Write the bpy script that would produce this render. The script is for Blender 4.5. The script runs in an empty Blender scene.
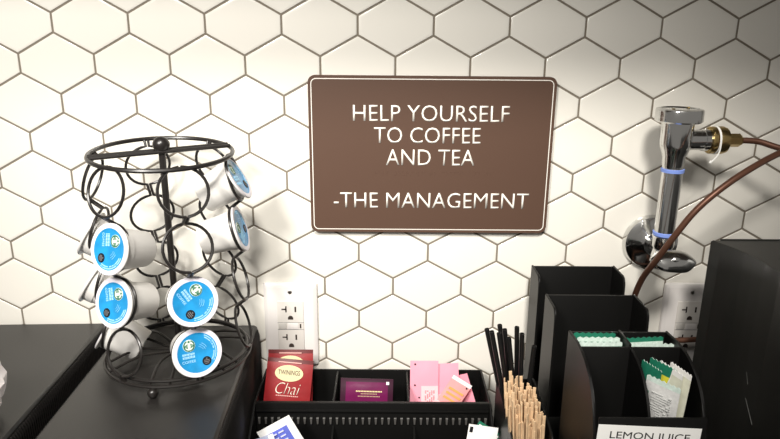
import bpy, bmesh, math, random
from mathutils import Vector, Matrix, Euler, Quaternion, noise

random.seed(7)
scene = bpy.context.scene
COL = scene.collection
pi = math.pi
R_ = math.radians

# ------------------------------------------------------------------ camera
cam_data = bpy.data.cameras.new('camera')
cam_data.sensor_width = 36.0
cam_data.lens = 650.0 / 780.0 * 36.0
cam_data.clip_start = 0.01
cam = bpy.data.objects.new('camera', cam_data)
COL.objects.link(cam)
cam.location = (0.12089, -0.77409, -0.01640)
cam.rotation_euler = (1.287933, -0.0086946, -0.0039013)
scene.camera = cam

# ------------------------------------------------------------------ world + lights + exposure
world = bpy.data.worlds.new('room_light')
scene.world = world
world.use_nodes = True
bg = world.node_tree.nodes['Background']
bg.inputs[0].default_value = (1.0, 0.95, 0.88, 1)
bg.inputs[1].default_value = 0.20


def area(name, loc, target, power, color, sx, sy=None, spread=180):
    d = bpy.data.lights.new(name, 'AREA')
    d.energy = power
    d.color = color
    d.shape = 'RECTANGLE'
    d.size = sx
    d.size_y = sy or sx
    d.spread = R_(spread)
    o = bpy.data.objects.new(name, d)
    COL.objects.link(o)
    o.location = loc
    v = Vector(target) - Vector(loc)
    o.rotation_euler = v.to_track_quat('-Z', 'Y').to_euler()
    return o


def spot(name, loc, target, power, color, angle, blend, radius):
    d = bpy.data.lights.new(name, 'SPOT')
    d.energy = power
    d.color = color
    d.spot_size = R_(angle)
    d.spot_blend = blend
    d.shadow_soft_size = radius
    o = bpy.data.objects.new(name, d)
    COL.objects.link(o)
    o.location = loc
    o.rotation_euler = (Vector(target) - Vector(loc)).to_track_quat('-Z', 'Y').to_euler()
    return o


spot('ceiling_downlight', (0.10, -1.50, 1.18), (0.14, 0, -0.24), 190.0, (1.0, 0.955, 0.885), 34, 1.0, 0.16)
spot('pendant_lamp', (-0.40, -1.25, 0.585), (-0.18, 0, -0.12), 92.0, (1.0, 0.96, 0.90), 56, 1.0, 0.14)

vs = scene.view_settings
vs.view_transform = 'Standard'
vs.look = 'None'
vs.gamma = 1.0
vs.use_curve_mapping = False
vs.exposure = 0.22

# ------------------------------------------------------------------ materials
MATS = {}


def mat(name, color, rough=0.5, metal=0.0, spec=0.5, coat=0.0, var=0.0, vscale=30.0, bump=0.0, bscale=200.0,
        trans=0.0, alpha=1.0, sss=0.0):
    if name in MATS:
        return MATS[name]
    m = bpy.data.materials.new(name)
    m.use_nodes = True
    nt = m.node_tree
    b = nt.nodes['Principled BSDF']
    c = (*color, 1)
    b.inputs['Base Color'].default_value = c
    b.inputs['Roughness'].default_value = rough
    b.inputs['Metallic'].default_value = metal
    b.inputs['Specular IOR Level'].default_value = spec
    b.inputs['Coat Weight'].default_value = coat
    b.inputs['Coat Roughness'].default_value = 0.08
    b.inputs['Transmission Weight'].default_value = trans
    b.inputs['Alpha'].default_value = alpha
    if sss:
        b.inputs['Subsurface Weight'].default_value = sss
        b.inputs['Subsurface Scale'].default_value = 0.004
    tc = nt.nodes.new('ShaderNodeTexCoord')
    if var:
        n = nt.nodes.new('ShaderNodeTexNoise')
        n.inputs['Scale'].default_value = vscale
        n.inputs['Detail'].default_value = 4
        nt.links.new(tc.outputs['Object'], n.inputs['Vector'])
        mx = nt.nodes.new('ShaderNodeMix')
        mx.data_type = 'RGBA'
        mx.inputs[6].default_value = tuple(max(0, x * (1 - var)) for x in color) + (1,)
        mx.inputs[7].default_value = tuple(min(1, x * (1 + var)) for x in color) + (1,)
        nt.links.new(n.outputs['Fac'], mx.inputs[0])
        nt.links.new(mx.outputs[2], b.inputs['Base Color'])
    if bump:
        n2 = nt.nodes.new('ShaderNodeTexNoise')
        n2.inputs['Scale'].default_value = bscale
        n2.inputs['Detail'].default_value = 3
        nt.links.new(tc.outputs['Object'], n2.inputs['Vector'])
        bp = nt.nodes.new('ShaderNodeBump')
        bp.inputs['Strength'].default_value = bump
        bp.inputs['Distance'].default_value = 0.001
        nt.links.new(n2.outputs['Fac'], bp.inputs['Height'])
        nt.links.new(bp.outputs['Normal'], b.inputs['Normal'])
    MATS[name] = m
    return m


TILE = mat('cream_glazed_tile', (0.80, 0.775, 0.71), 0.22, coat=0.25, var=0.025, vscale=5, bump=0.06, bscale=22)
GROUT = mat('taupe_grout', (0.20, 0.172, 0.135), 0.9, var=0.12, vscale=60, bump=0.3, bscale=900)
BLK = mat('black_plastic', (0.0045, 0.0044, 0.0042), 0.42, spec=0.26, bump=0.05, bscale=1500)
BLKTOP = mat('black_satin_plastic', (0.016, 0.0145, 0.0135), 0.38, spec=0.55, bump=0.12, bscale=1800)
BLKRIB = mat('black_ribbed_plastic', (0.022, 0.020, 0.019), 0.40, spec=0.5)
WIRE = mat('black_coated_wire', (0.014, 0.012, 0.011), 0.32, spec=0.5)
BROWN = mat('brown_sign_plastic', (0.090, 0.050, 0.034), 0.50, spec=0.3, var=0.04, vscale=9, bump=0.08, bscale=1500)
CREAM = mat('cream_lettering', (0.88, 0.85, 0.78), 0.5)
WPL = mat('white_outlet_plastic', (0.72, 0.69, 0.67), 0.3, coat=0.2)
WPL2 = mat('white_receptacle_plastic', (0.66, 0.63, 0.59), 0.35)
SLOT = mat('dark_slot', (0.03, 0.02, 0.015), 0.7)
STEEL = mat('steel_screw', (0.6, 0.58, 0.55), 0.3, metal=1.0)
CHROME = mat('polished_chrome', (0.66, 0.66, 0.65), 0.14, metal=1.0)
BRASS = mat('aged_brass', (0.55, 0.40, 0.17), 0.26, metal=1.0, var=0.25, vscale=90)
COPPER = mat('brown_copper', (0.13, 0.058, 0.036), 0.42, metal=0.5, var=0.2, vscale=60)
BAND = mat('blue_band', (0.22, 0.33, 0.80), 0.5)
TAPE = mat('white_thread_tape', (0.85, 0.85, 0.82), 0.7)
CUP = mat('white_pod_plastic', (0.66, 0.645, 0.62), 0.38, sss=0.0)
FOIL = mat('white_foil', (0.74, 0.71, 0.78), 0.35, coat=0.2)
BLUE = mat('blue_foil_print', (0.012, 0.25, 0.55), 0.34, coat=0.2, var=0.45, vscale=70, bump=0.15, bscale=110)
LIDTXT = mat('pale_blue_print', (0.36, 0.66, 0.86), 0.5)
EMBL = mat('cream_emblem', (0.80, 0.83, 0.74), 0.5)
GREENP = mat('dark_green_print', (0.02, 0.14, 0.08), 0.5)
SEAL = mat('dark_seal_print', (0.010, 0.011, 0.014), 0.6, spec=0.2)
GREY = mat('grey_print', (0.16, 0.16, 0.17), 0.5)
RED = mat('red_tea_foil', (0.24, 0.006, 0.009), 0.42, coat=0.1, var=0.2, vscale=60, bump=0.3, bscale=90)
REDD = mat('deep_red_tea_foil', (0.10, 0.007, 0.008), 0.35, var=0.2, vscale=50)
PURP = mat('plum_foil', (0.13, 0.007, 0.062), 0.28, coat=0.3, var=0.3, vscale=40, bump=0.25, bscale=80)
PINK = mat('pink_paper', (0.90, 0.36, 0.46), 0.65, var=0.05, vscale=80)
PINKL = mat('light_pink_paper', (0.92, 0.60, 0.63), 0.65)
SALM = mat('salmon_paper', (0.85, 0.36, 0.36), 0.65, var=0.1, vscale=120)
ORNG = mat('orange_print', (0.85, 0.42, 0.12), 0.6)
WPAP = mat('white_paper', (0.86, 0.85, 0.83), 0.65, var=0.04, vscale=90, bump=0.2, bscale=120)
BLUEP = mat('blue_packet_print', (0.10, 0.13, 0.52), 0.6, var=0.15, vscale=150)
GRNF = mat('green_packet_foil', (0.012, 0.17, 0.10), 0.5, coat=0.0, var=0.3, vscale=160, bump=0.4, bscale=160)
GRNL = mat('pale_green_foil', (0.60, 0.74, 0.66), 0.35, var=0.4, vscale=300, bump=0.4, bscale=160)
YEL = mat('yellow_print', (0.72, 0.66, 0.05), 0.5)
IVORY = mat('ivory_packet_foil', (0.72, 0.72, 0.60), 0.4, var=0.1, vscale=200, bump=0.4, bscale=160)
WOOD = mat('birch_wood', (0.74, 0.51, 0.31), 0.65, var=0.4, vscale=120)
GOLD = mat('pale_gold_print', (0.80, 0.70, 0.36), 0.5)
STRAW = mat('black_straw_plastic', (0.008, 0.008, 0.008), 0.35)
LABEL = mat('white_label_paper', (0.86, 0.86, 0.84), 0.6)
INK = mat('black_ink', (0.02, 0.02, 0.02), 0.6)
APPL = mat('charcoal_appliance_plastic', (0.012, 0.012, 0.0105), 0.45, spec=0.65, bump=0.08, bscale=1500)
SCRATCH = mat('grey_scratch', (0.10, 0.10, 0.095), 0.5)
CLEAR = mat('clear_plastic_film', (0.93, 0.88, 0.87), 0.15, trans=0.35, alpha=0.8, bump=0.5, bscale=60)
COUNTER = mat('dark_counter_stone', (0.035, 0.033, 0.03), 0.35, var=0.3, vscale=120)
CABINET = mat('painted_cabinet', (0.16, 0.14, 0.12), 0.6, var=0.05, vscale=20)


# ------------------------------------------------------------------ helpers
def tag(o, label=None, cat=None, group=None, kind=None):
    if label:
        o['label'] = label
    if cat:
        o['category'] = cat
    if group:
        o['group'] = group
    if kind:
        o['kind'] = kind
    return o


def empty(name, loc=(0, 0, 0), rot=(0, 0, 0)):
    o = bpy.data.objects.new(name, None)
    o.empty_display_size = 0.01
    COL.objects.link(o)
    o.location = loc
    o.rotation_euler = rot
    return o


def mesh_obj(name, bm, mats, parent=None, smooth=35, M=None):
    if not isinstance(mats, (list, tuple)):
        mats = [mats]
    if M is not None:
        bmesh.ops.transform(bm, matrix=M, verts=bm.verts)
    bmesh.ops.recalc_face_normals(bm, faces=bm.faces)
    me = bpy.data.meshes.new(name)
    bm.to_mesh(me)
    bm.free()
    for m in mats:
        me.materials.append(m)
    if smooth:
        me.shade_smooth()
        me.set_sharp_from_angle(angle=R_(smooth))
    o = bpy.data.objects.new(name, me)
    COL.objects.link(o)
    if parent:
        o.parent = parent
    return o


def BM():
    return bmesh.new()


def add_box(bm, lo, hi, bev=0.0, mi=0, seg=2, M=None):
    t = bmesh.new()
    bmesh.ops.create_cube(t, size=1.0)
    for v in t.verts:
        v.co = Vector(((lo[i] + hi[i]) / 2 + v.co[i] * (hi[i] - lo[i]) for i in range(3)))
    if bev:
        bmesh.ops.bevel(t, geom=list(t.edges), offset=bev, segments=seg, affect='EDGES', profile=0.5)
    merge(bm, t, mi, M)


def merge(bm, t, mi=None, M=None):
    vm = {}
    for v in t.verts:
        vm[v] = bm.verts.new(M @ v.co if M is not None else v.co)
    for f in t.faces:
        try:
            nf = bm.faces.new([vm[v] for v in f.verts])
            nf.material_index = f.material_index if mi is None else mi
        except ValueError:
            pass
    t.free()


def add_prism(bm, pts, vec, mi=0, bev=0.0, M=None):
    """pts: planar 3-D polygon, extruded along vec."""
    t = bmesh.new()
    vec = Vector(vec)
    a = [t.verts.new(p) for p in pts]
    b = [t.verts.new(Vector(p) + vec) for p in pts]
    t.faces.new(a)
    t.faces.new(b[::-1])
    n = len(pts)
    for i in range(n):
        t.faces.new([a[i], b[i], b[(i + 1) % n], a[(i + 1) % n]])
    if bev:
        bmesh.ops.bevel(t, geom=list(t.edges), offset=bev, segments=1, affect='EDGES')
    merge(bm, t, mi, M)


def add_tube(bm, path, r, n=8, closed=False, mi=0, caps=True):
    path = [Vector(p) for p in path]
    k = len(path)
    rad = r if callable(r) else (lambda i: r)
    tang = []
    for i in range(k):
        if closed:
            d = path[(i + 1) % k] - path[i - 1]
        else:
            d = path[min(i + 1, k - 1)] - path[max(i - 1, 0)]
        tang.append(d.normalized())
    up = Vector((0, 0, 1))
    if abs(tang[0].dot(up)) > 0.9:
        up = Vector((1, 0, 0))
    nrm = (up - tang[0] * up.dot(tang[0])).normalized()
    rings = []
    for i in range(k):
        if i:
            q = tang[i - 1].rotation_difference(tang[i])
            nrm = q @ nrm
            nrm = (nrm - tang[i] * nrm.dot(tang[i])).normalized()
        bn = tang[i].cross(nrm)
        ring = []
        for j in range(n):
            a = 2 * pi * j / n
            ring.append(bm.verts.new(path[i] + (nrm * math.cos(a) + bn * math.sin(a)) * rad(i)))
        rings.append(ring)
    m = k if closed else k - 1
    for i in range(m):
        A, B = rings[i], rings[(i + 1) % k]
        for j in range(n):
            f = bm.faces.new([A[j], A[(j + 1) % n], B[(j + 1) % n], B[j]])
            f.material_index = mi
    if caps and not closed:
        for ring in (rings[0], rings[-1]):
            try:
                bm.faces.new(ring).material_index = mi
            except ValueError:
                pass


def add_lathe(bm, prof, n=32, mi=0, M=None, mis=None):
    """prof: list of (radius, height) revolved about local Z."""
    t = bmesh.new()
    rings = []
    for (r, h) in prof:
        if r < 1e-6:
            rings.append([t.verts.new((0, 0, h))])
        else:
            rings.append([t.verts.new((r * math.cos(2 * pi * j / n), r * math.sin(2 * pi * j / n), h)) for j in range(n)])
    for i in range(len(rings) - 1):
        A, B = rings[i], rings[i + 1]
        m_ = mis[i] if mis else mi
        for j in range(n):
            a0, a1 = A[j % len(A)], A[(j + 1) % len(A)]
            b0, b1 = B[j % len(B)], B[(j + 1) % len(B)]
            vs_ = []
            for v in (a0, a1, b1, b0):
                if v not in vs_:
                    vs_.append(v)
            if len(vs_) > 2:
                f = t.faces.new(vs_)
                f.material_index = m_
    merge(bm, t, None, M)


def catmull(pts, sub=8, closed=False):
    P = [Vector(p) for p in pts]
    out = []
    n = len(P)
    rng = range(n) if closed else range(n - 1)
    for i in rng:
        if closed:
            p0, p1, p2, p3 = P[i - 1], P[i], P[(i + 1) % n], P[(i + 2) % n]
        else:
            p0, p1, p2, p3 = P[max(i - 1, 0)], P[i], P[i + 1], P[min(i + 2, n - 1)]
        for s in range(sub):
            t = s / sub
            out.append(0.5 * ((2 * p1) + (p2 - p0) * t + (2 * p0 - 5 * p1 + 4 * p2 - p3) * t * t + (3 * p1 - p0 - 3 * p2 + p3) * t ** 3))
    if not closed:
        out.append(P[-1])
    return out


def text_bm(s, width=None, height=None, extrude=0.0004, offset=0.0, shear=0.0, res=3, center=True):
    """Text mesh in local XY (extruded +Z), scaled to fit width x height, centred."""
    cu = bpy.data.curves.new('txt', 'FONT')
    cu.body = s
    cu.size = 1.0
    cu.resolution_u = res
    cu.offset = offset
    cu.shear = shear
    cu.align_x = 'LEFT'
    o = bpy.data.objects.new('txt', cu)
    COL.objects.link(o)
    dg = bpy.context.evaluated_depsgraph_get()
    me = bpy.data.meshes.new_from_object(o.evaluated_get(dg))
    bpy.data.objects.remove(o)
    bpy.data.curves.remove(cu)
    bm = bmesh.new()
    bm.from_mesh(me)
    bpy.data.meshes.remove(me)
    xs = [v.co.x for v in bm.verts]
    ys = [v.co.y for v in bm.verts]
    x0, x1, y0, y1 = min(xs), max(xs), min(ys), max(ys)
    sx = width / (x1 - x0) if width else None
    sy = height / (y1 - y0) if height else None
    sx = sx or sy
    sy = sy or sx
    for v in bm.verts:
        v.co.x = (v.co.x - (x0 + x1) / 2) * sx
        v.co.y = (v.co.y - (y0 + y1) / 2) * sy
        v.co.z = 0
    if not offset:
        bmesh.ops.dissolve_limit(bm, angle_limit=0.02, verts=bm.verts, edges=bm.edges)
    if extrude:
        r = bmesh.ops.extrude_face_region(bm, geom=list(bm.faces))
        for v in [g for g in r['geom'] if isinstance(g, bmesh.types.BMVert)]:
            v.co.z += extrude
    return bm


XZ = Matrix.Rotation(pi / 2, 4, 'X')       # local XY -> wall plane facing -Y


def copy_tree(o, parent=None):
    c = o.copy()
    COL.objects.link(c)
    if parent:
        c.parent = parent
    for ch in list(o.children):
        copy_tree(ch, c)
    return c


def disc_poly(bm, cx, cy, r, z0, z1, n=20, mi=0):
    add_prism(bm, [(cx + r * math.cos(2 * pi * j / n), cy + r * math.sin(2 * pi * j / n), z0) for j in range(n)], (0, 0, z1 - z0), mi)


CZ = -0.545                                 # worktop height

# ------------------------------------------------------------------ wall of elongated hexagonal tiles
W, E_, S_ = 0.087, 0.021668, 0.023987


def hexa(cx, cz, inset):
    hw = W / 2 - inset
    k = inset * math.tan(R_(30))
    e = E_ / 2 - inset * 0.58
    # slanted sides moved in by the same inset
    ln = math.hypot(W / 2, S_)
    top = E_ / 2 + S_ - inset * ln / (W / 2)
    e = top - hw * S_ / (W / 2)
    return [(cx - hw, cz - e), (cx, cz - top), (cx + hw, cz - e), (cx + hw, cz + e), (cx, cz + top), (cx - hw, cz + e)]


bm = BM()
gx0, gx1, gz0, gz1 = -0.95, 1.25, -0.62, 0.42
g = [bm.verts.new(p) for p in ((gx0, 0.0008, gz0), (gx1, 0.0008, gz0), (gx1, 0.0008, gz1), (gx0, 0.0008, gz1))]
f = bm.faces.new(g)
f.material_index = 1
rng = random.Random(3)
for r in range(-9, 13):
    zc = -(r * (E_ + S_) + E_ / 2)
    for c in range(-11, 15):
        cx = (c + (0.5 if r % 2 == 0 else 0.0)) * W
        if cx < gx0 + 0.05 or cx > gx1 - 0.05 or zc < gz0 + 0.02 or zc > gz1 - 0.03:
            continue
        tx, tz = rng.uniform(-.004, .004), rng.uniform(-.004, .004)
        rings = []
        for inset, y in ((0.00115, 0.0010), (0.00120, 0.0002), (0.0016, -0.0001), (0.0022, -0.00025), (0.005, -0.0003)):
            rings.append([bm.verts.new((x, y + (x - cx) * tx + (z - zc) * tz, z)) for x, z in hexa(cx, zc, inset)])
        for A, B in zip(rings, rings[1:]):
            for j in range(6):
                bm.faces.new([A[j], A[(j + 1) % 6], B[(j + 1) % 6], B[j]])
        bm.faces.new(rings[-1])
wall = mesh_obj('wall_back', bm, [TILE, GROUT], smooth=30)
tag(wall, 'cream glazed wall tiles in long hexagons with taupe grout', kind='structure')

bm = BM()
add_box(bm, (-0.95, -0.66, CZ - 0.04), (1.25, 0.0, CZ), 0.003)
tag(mesh_obj('countertop', bm, COUNTER), 'dark worktop running along the tiled wall', kind='structure')

# the wall cabinet above the picture, whose underside edge shades the top of the tiles
bm = BM()
add_box(bm, (-0.95, -0.33, 0.19), (1.25, -0.002, 0.42), 0.003)
tag(mesh_obj('wall_cabinet_1', bm, CABINET), 'wall cabinet over the worktop', kind='structure')

# ------------------------------------------------------------------ sign
sx0, sx1, sz0, sz1 = 0.0290, 0.3182, -0.2553, -0.0664
sign = empty('wall_sign', ((sx0 + sx1) / 2, -0.0016, (sz0 + sz1) / 2))
tag(sign, 'brown plastic sign with cream lettering on the tiled wall', 'sign')


def round_rect(hw, hh, r, n=6):
    pts = []
    for (cx, cz, a0) in ((hw - r, hh - r, 0), (-hw + r, hh - r, 90), (-hw + r, -hh + r, 180), (hw - r, -hh + r, 270)):
        for i in range(n + 1):
            a = R_(a0 + 90 * i / n)
            pts.append((cx + r * math.cos(a), cz + r * math.sin(a)))
    return pts


hw, hh = (sx1 - sx0) / 2, (sz1 - sz0) / 2
bm = BM()
add_prism(bm, [(x, 0, z) for x, z in round_rect(hw, hh, 0.008)], (0, -0.0062, 0), bev=0.0006)
mesh_obj('panel', bm, BROWN, sign)
bm = BM()
o_, i_ = round_rect(hw - 0.0033, hh - 0.0033, 0.0062), round_rect(hw - 0.0042, hh - 0.0042, 0.0053)
vo = [bm.verts.new((x, -0.0064, z)) for x, z in o_]
vi = [bm.verts.new((x, -0.0064, z)) for x, z in i_]
for j in range(len(vo)):
    k = (j + 1) % len(vo)
    bm.faces.new([vo[j], vo[k], vi[k], vi[j]])
r = bmesh.ops.extrude_face_region(bm, geom=list(bm.faces))
for v in [q for q in r['geom'] if isinstance(q, bmesh.types.BMVert)]:
    v.co.y += 0.0004
mesh_obj('border_line', bm, CREAM, sign)
scx, scz = (sx0 + sx1) / 2, (sz0 + sz1) / 2
for s, x0, x1, z0, z1 in (('HELP YOURSELF', .0813, .2649, -.1188, -.0998), ('TO COFFEE', .1060, .2322, -.1447, -.1258),
                          ('AND TEA', .1204, .2263, -.1711, -.1521), ('-THE MANAGEMENT', .0573, .2943, -.2243, -.2051)):
    t = text_bm(s, x1 - x0, z1 - z0, 0.0005, offset=-0.007)
    mesh_obj('lettering', t, CREAM, sign, smooth=0,
             M=Matrix.Translation(((x0 + x1) / 2 - scx, -0.0061, (z0 + z1) / 2 - scz)) @ XZ)
# raised braille line
BR = dict(a='1', b='12', c='14', d='145', e='15', f='124', g='1245', h='125', l='123', m='134', n='1345', o='135', p='1234', r='1235', s='234', t='2345', u='136', y='13456')
bm = BM()
xx = 0.1075
for ch in 'help yourself to coffee and tea':
    if ch != ' ':
        for d in BR[ch]:
            k = int(d) - 1
            px, pz = xx + (k // 3) * 0.0019, -0.1795 - (k % 3) * 0.0019
            add_lathe(bm, [(0.00062, 0), (0.00045, 0.00022), (0, 0.0003)], 6, M=Matrix.Translation((px - scx, -0.0062, pz - scz)) @ XZ)
    xx += 0.00475
mesh_obj('braille', bm, BROWN, sign)


# ------------------------------------------------------------------ electrical outlets
def make_outlet(loc, label):
    root = empty('wall_outlet', loc)
    tag(root, label, 'electrical outlet', 'electrical outlets on the tiled wall')
    t = bmesh.new()
    w, h = 0.0345, 0.0575
    bm = BM()
    A = [(x, -0.001, z) for x, z in round_rect(w, h, 0.003, 4)]
    B = [(x, -0.0045, z) for x, z in round_rect(w - 0.0008, h - 0.0008, 0.003, 4)]
    C_ = [(x, -0.0068, z) for x, z in round_rect(w - 0.0050, h - 0.0050, 0.002, 4)]
    rs = [[bm.verts.new(p) for p in q] for q in (A, B, C_)]
    for P, Q in zip(rs, rs[1:]):
        for j in range(len(P)):
            k = (j + 1) % len(P)
            bm.faces.new([P[j], P[k], Q[k], Q[j]])
    bm.faces.new(rs[-1])
    bm.faces.new(rs[0])
    t.free()
    mesh_obj('cover_plate', bm, WPL, root)
    bm = BM()
    add_box(bm, (-0.0168, -0.0084, -0.034), (0.0168, -0.0060, 0.034), 0.0008)
    rec = mesh_obj('receptacle', bm, WPL2, root)
    y0, y1 = -0.0086, -0.0082
    for s in (1, -1):
        zc = 0.0195 * s + 0.001
        for nm in ('neutral_slot', 'hot_slot', 'ground_hole'):
            bm = BM()
            if nm == 'neutral_slot':
                add_box(bm, (-0.0112, y0, zc + 0.0018), (-0.0050, y1, zc + 0.0036))
                add_box(bm, (-0.0064, y0, zc - 0.0014), (-0.0046, y1, zc + 0.0070))
            elif nm == 'hot_slot':
                add_box(bm, (0.0054, y0, zc - 0.0010), (0.0076, y1, zc + 0.0064))
            else:
                pts = [(0.0034 * math.cos(a), y0, zc - 0.0100 + 0.0040 * math.sin(a)) for a in [pi * i / 8 for i in range(9)]]
                add_prism(bm, pts + [(-0.0034, y0, zc - 0.0114), (0.0034, y0, zc - 0.0114)], (0, 0.0004, 0))
            mesh_obj(nm, bm, SLOT, rec, smooth=0)
    bm = BM()
    add_box(bm, (-0.0155, -0.0094, -0.0042), (-0.0052, -0.0082, 0.0042), 0.0005)
    mesh_obj('test_button', bm, mat('grey_white_button', (0.52, 0.50, 0.47), 0.4), rec)
    bm = BM()
    add_box(bm, (-0.0042, -0.0094, -0.0042), (0.0095, -0.0082, 0.0042), 0.0005)
    mesh_obj('reset_button', bm, WPL, rec)
    bm = BM()
    add_box(bm, (0.0116, -0.0087, -0.0030), (0.0135, -0.0082, 0.0030))
    mesh_obj('indicator_light', bm, SLOT, rec, smooth=0)
    bm = BM()
    for (x0, x1, z0, z1) in ((-0.0168, 0.0168, 0.0046, 0.0051), (-0.0168, 0.0168, -0.0051, -0.0046)):
        add_box(bm, (x0, -0.00855, z0), (x1, -0.0082, z1))
    mesh_obj('seam', bm, GREY, rec, smooth=0)
    for s in (1, -1):
        bm = BM()
        add_lathe(bm, [(0.0026, 0), (0.0026, 0.0008), (0.0018, 0.0012), (0, 0.0013)], 16, M=Matrix.Translation((0, -0.0066, 0.0465 * s)) @ XZ)
        add_box(bm, (-0.0003, -0.0081, 0.0465 * s - 0.0018), (0.0003, -0.0078, 0.0465 * s + 0.0018), mi=1)
        mesh_obj('plate_screw', bm, [STEEL, SLOT], root)
    return root


make_outlet((-0.0005, -0.0005, -0.3825), 'white wall outlet above the red tea packets')
make_outlet((0.5118, -0.0005, -0.3795), 'dim wall outlet half hidden by the black appliance')


# ------------------------------------------------------------------ black storage boxes
def storage_box(loc, rz, w, d, label, top=-0.3805):
    """origin at the back centre of the base; extends towards -Y"""
    root = empty('storage_box', loc, (0, 0, rz))
    tag(root, label, 'storage box')
    H = top - CZ
    b = BM()
    fl, dp = 0.003, 0.010                      # ribbed shoulder
    pts = [(-w / 2, 0, H), (w / 2, 0, H), (w / 2 + fl, 0, H - dp), (w / 2 + fl, 0, 0.004), (-w / 2 - fl, 0, 0.004), (-w / 2 - fl, 0, H - dp)]
    add_prism(b, pts, (0, -d, 0), bev=0.0022)
    mesh_obj('body', b, BLKTOP, root)
    for s in (1, -1):
        b = BM()
        n = int(d / 0.0040)
        for i in range(2, n - 1):
            y = -d * i / n
            p0 = Vector((s * (w / 2 + 0.0015), y, H - 0.004))
            p1 = Vector((s * (w / 2 + fl + 0.0004), y, H - dp))
            p2 = Vector((s * (w / 2 + fl + 0.0004), y, 0.02))
            add_tube(b, [p0, p1, p2], 0.0012, 5)
        mesh_obj('ribbed_side', b, BLKRIB, root)
    for x in (-w / 2 + 0.02, w / 2 - 0.02):
        for y in (-0.03, -d + 0.03):
            b = BM()
            add_lathe(b, [(0.008, 0), (0.008, 0.005), (0, 0.005)], 16, M=Matrix.Translation((x, y, 0)))
            mesh_obj('rubber_foot', b, BLKRIB, root)
    b = BM()
    add_box(b, (-w / 2 + 0.006, -d - 0.006, 0.018), (w / 2 - 0.006, -d - 0.0005, H - 0.03), 0.002)
    dr = mesh_obj('drawer_front', b, BLK, root)
    b = BM()
    add_tube(b, [(-0.03, -d - 0.006, 0.07), (-0.03, -d - 0.018, 0.07), (0.03, -d - 0.018, 0.07), (0.03, -d - 0.006, 0.07)], 0.003, 8)
    mesh_obj('drawer_handle', b, BLK, dr)
    return root


storage_box((-0.1273, -0.0125, CZ), R_(2.05), 0.166, 0.33, 'black storage box with ribbed sides under the wire pod rack')
storage_box((-0.4345, -0.0105, CZ), R_(2.4), 0.386, 0.33, 'wide black storage box at far left under the clear bag', -0.3825)

# ------------------------------------------------------------------ wire pod rack
RX, RY, RZ = -0.1125, -0.1050, -0.3805
rack = empty('pod_rack', (RX, RY, RZ))
tag(rack, 'black wire carousel rack holding coffee pods on a black box', 'pod rack')
PH0 = 32.0 - 60.0
RHO = 0.0735
TAU = R_(16)
PITCH = 0.0567
ROW0 = -0.1668 - RZ
RINGZ = -0.1405 - RZ
cdir = Vector((math.sin(R_(21)), -math.cos(R_(21)), 0))


def tilt_z(x, y):
    return RINGZ - math.tan(R_(3.6)) * (x * cdir.x + y * cdir.y)


b = BM()
add_tube(b, [(0, 0, 0.008), (0, 0, RINGZ + 0.004)], 0.0036, 12)
mesh_obj('pole', b, WIRE, rack)
b = BM()
add_lathe(b, [(0, -0.0088), (0.0034, -0.0081), (0.0066, -0.0058), (0.0084, -0.0026), (0.0088, 0), (0.0084, 0.0026), (0.0066, 0.0058), (0.0034, 0.0081), (0, 0.0088)], 20,
          M=Matrix.Translation((0, 0, RINGZ + 0.0088)))
mesh_obj('knob', b, WIRE, rack)
b = BM()
add_tube(b, [(0.0715 * math.cos(a), 0.0715 * math.sin(a), tilt_z(0.0715 * math.cos(a), 0.0715 * math.sin(a))) for a in [2 * pi * i / 72 for i in range(72)]], 0.0024, 8, True)
mesh_obj('top_ring', b, WIRE, rack)
for off in (0.0042, -0.0042):
    b = BM()
    u = Vector((math.cos(R_(31)), math.sin(R_(31)), 0))
    n_ = Vector((-u.y, u.x, 0))
    pts = []
    for s in (-0.071, -0.036, 0, 0.036, 0.071):
        p = u * s + n_ * off
        pts.append((p.x, p.y, tilt_z(p.x, p.y) + 0.002))
    add_tube(b, pts, 0.0021, 8)
    mesh_obj('crossbar', b, WIRE, rack)
BASEZ = 0.0125
for rr, zz in ((0.0785, BASEZ), (0.0748, BASEZ + 0.0045)):
    b = BM()
    add_tube(b, [(rr * math.cos(a), rr * math.sin(a), zz) for a in [2 * pi * i / 72 for i in range(72)]], 0.0019, 8, True)
    mesh_obj('base_ring', b, WIRE, rack)
for k in range(6):
    a = R_(PH0 + 60 * k + 30)
    d_ = Vector((math.sin(a), -math.cos(a), 0))
    t_ = Vector((math.cos(a), math.sin(a), 0))
    b = BM()
    pth = catmull([d_ * 0.0768 + t_ * 0.010 + Vector((0, 0, BASEZ)), d_ * 0.045 + t_ * 0.009 + Vector((0, 0, BASEZ + 0.009)),
                   d_ * 0.014 + t_ * 0.004 + Vector((0, 0, BASEZ + 0.004)), d_ * 0.008 + Vector((0, 0, BASEZ + 0.003)),
                   d_ * 0.014 - t_ * 0.004 + Vector((0, 0, BASEZ + 0.004)), d_ * 0.045 - t_ * 0.009 + Vector((0, 0, BASEZ + 0.009)),
                   d_ * 0.0768 - t_ * 0.010 + Vector((0, 0, BASEZ))], 6)
    add_tube(b, pth, 0.0016, 6)
    mesh_obj('base_spoke', b, WIRE, rack)
for k in range(3):
    a = R_(-3 + 120 * k)
    b = BM()
    add_lathe(b, [(0, 0), (0.0032, 0.0007), (0.0052, 0.0030), (0.0058, 0.0058), (0.0052, 0.0085), (0.0030, 0.0105), (0, 0.0114)], 16,
              M=Matrix.Translation((0.0785 * math.sin(a), -0.0785 * math.cos(a), 0)))
    mesh_obj('ball_foot', b, WIRE, rack)


def frame(k):
    a = R_(PH0 + 60 * k)
    return Vector((math.sin(a), -math.cos(a), 0)), Vector((math.cos(a), math.sin(a), 0))


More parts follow.
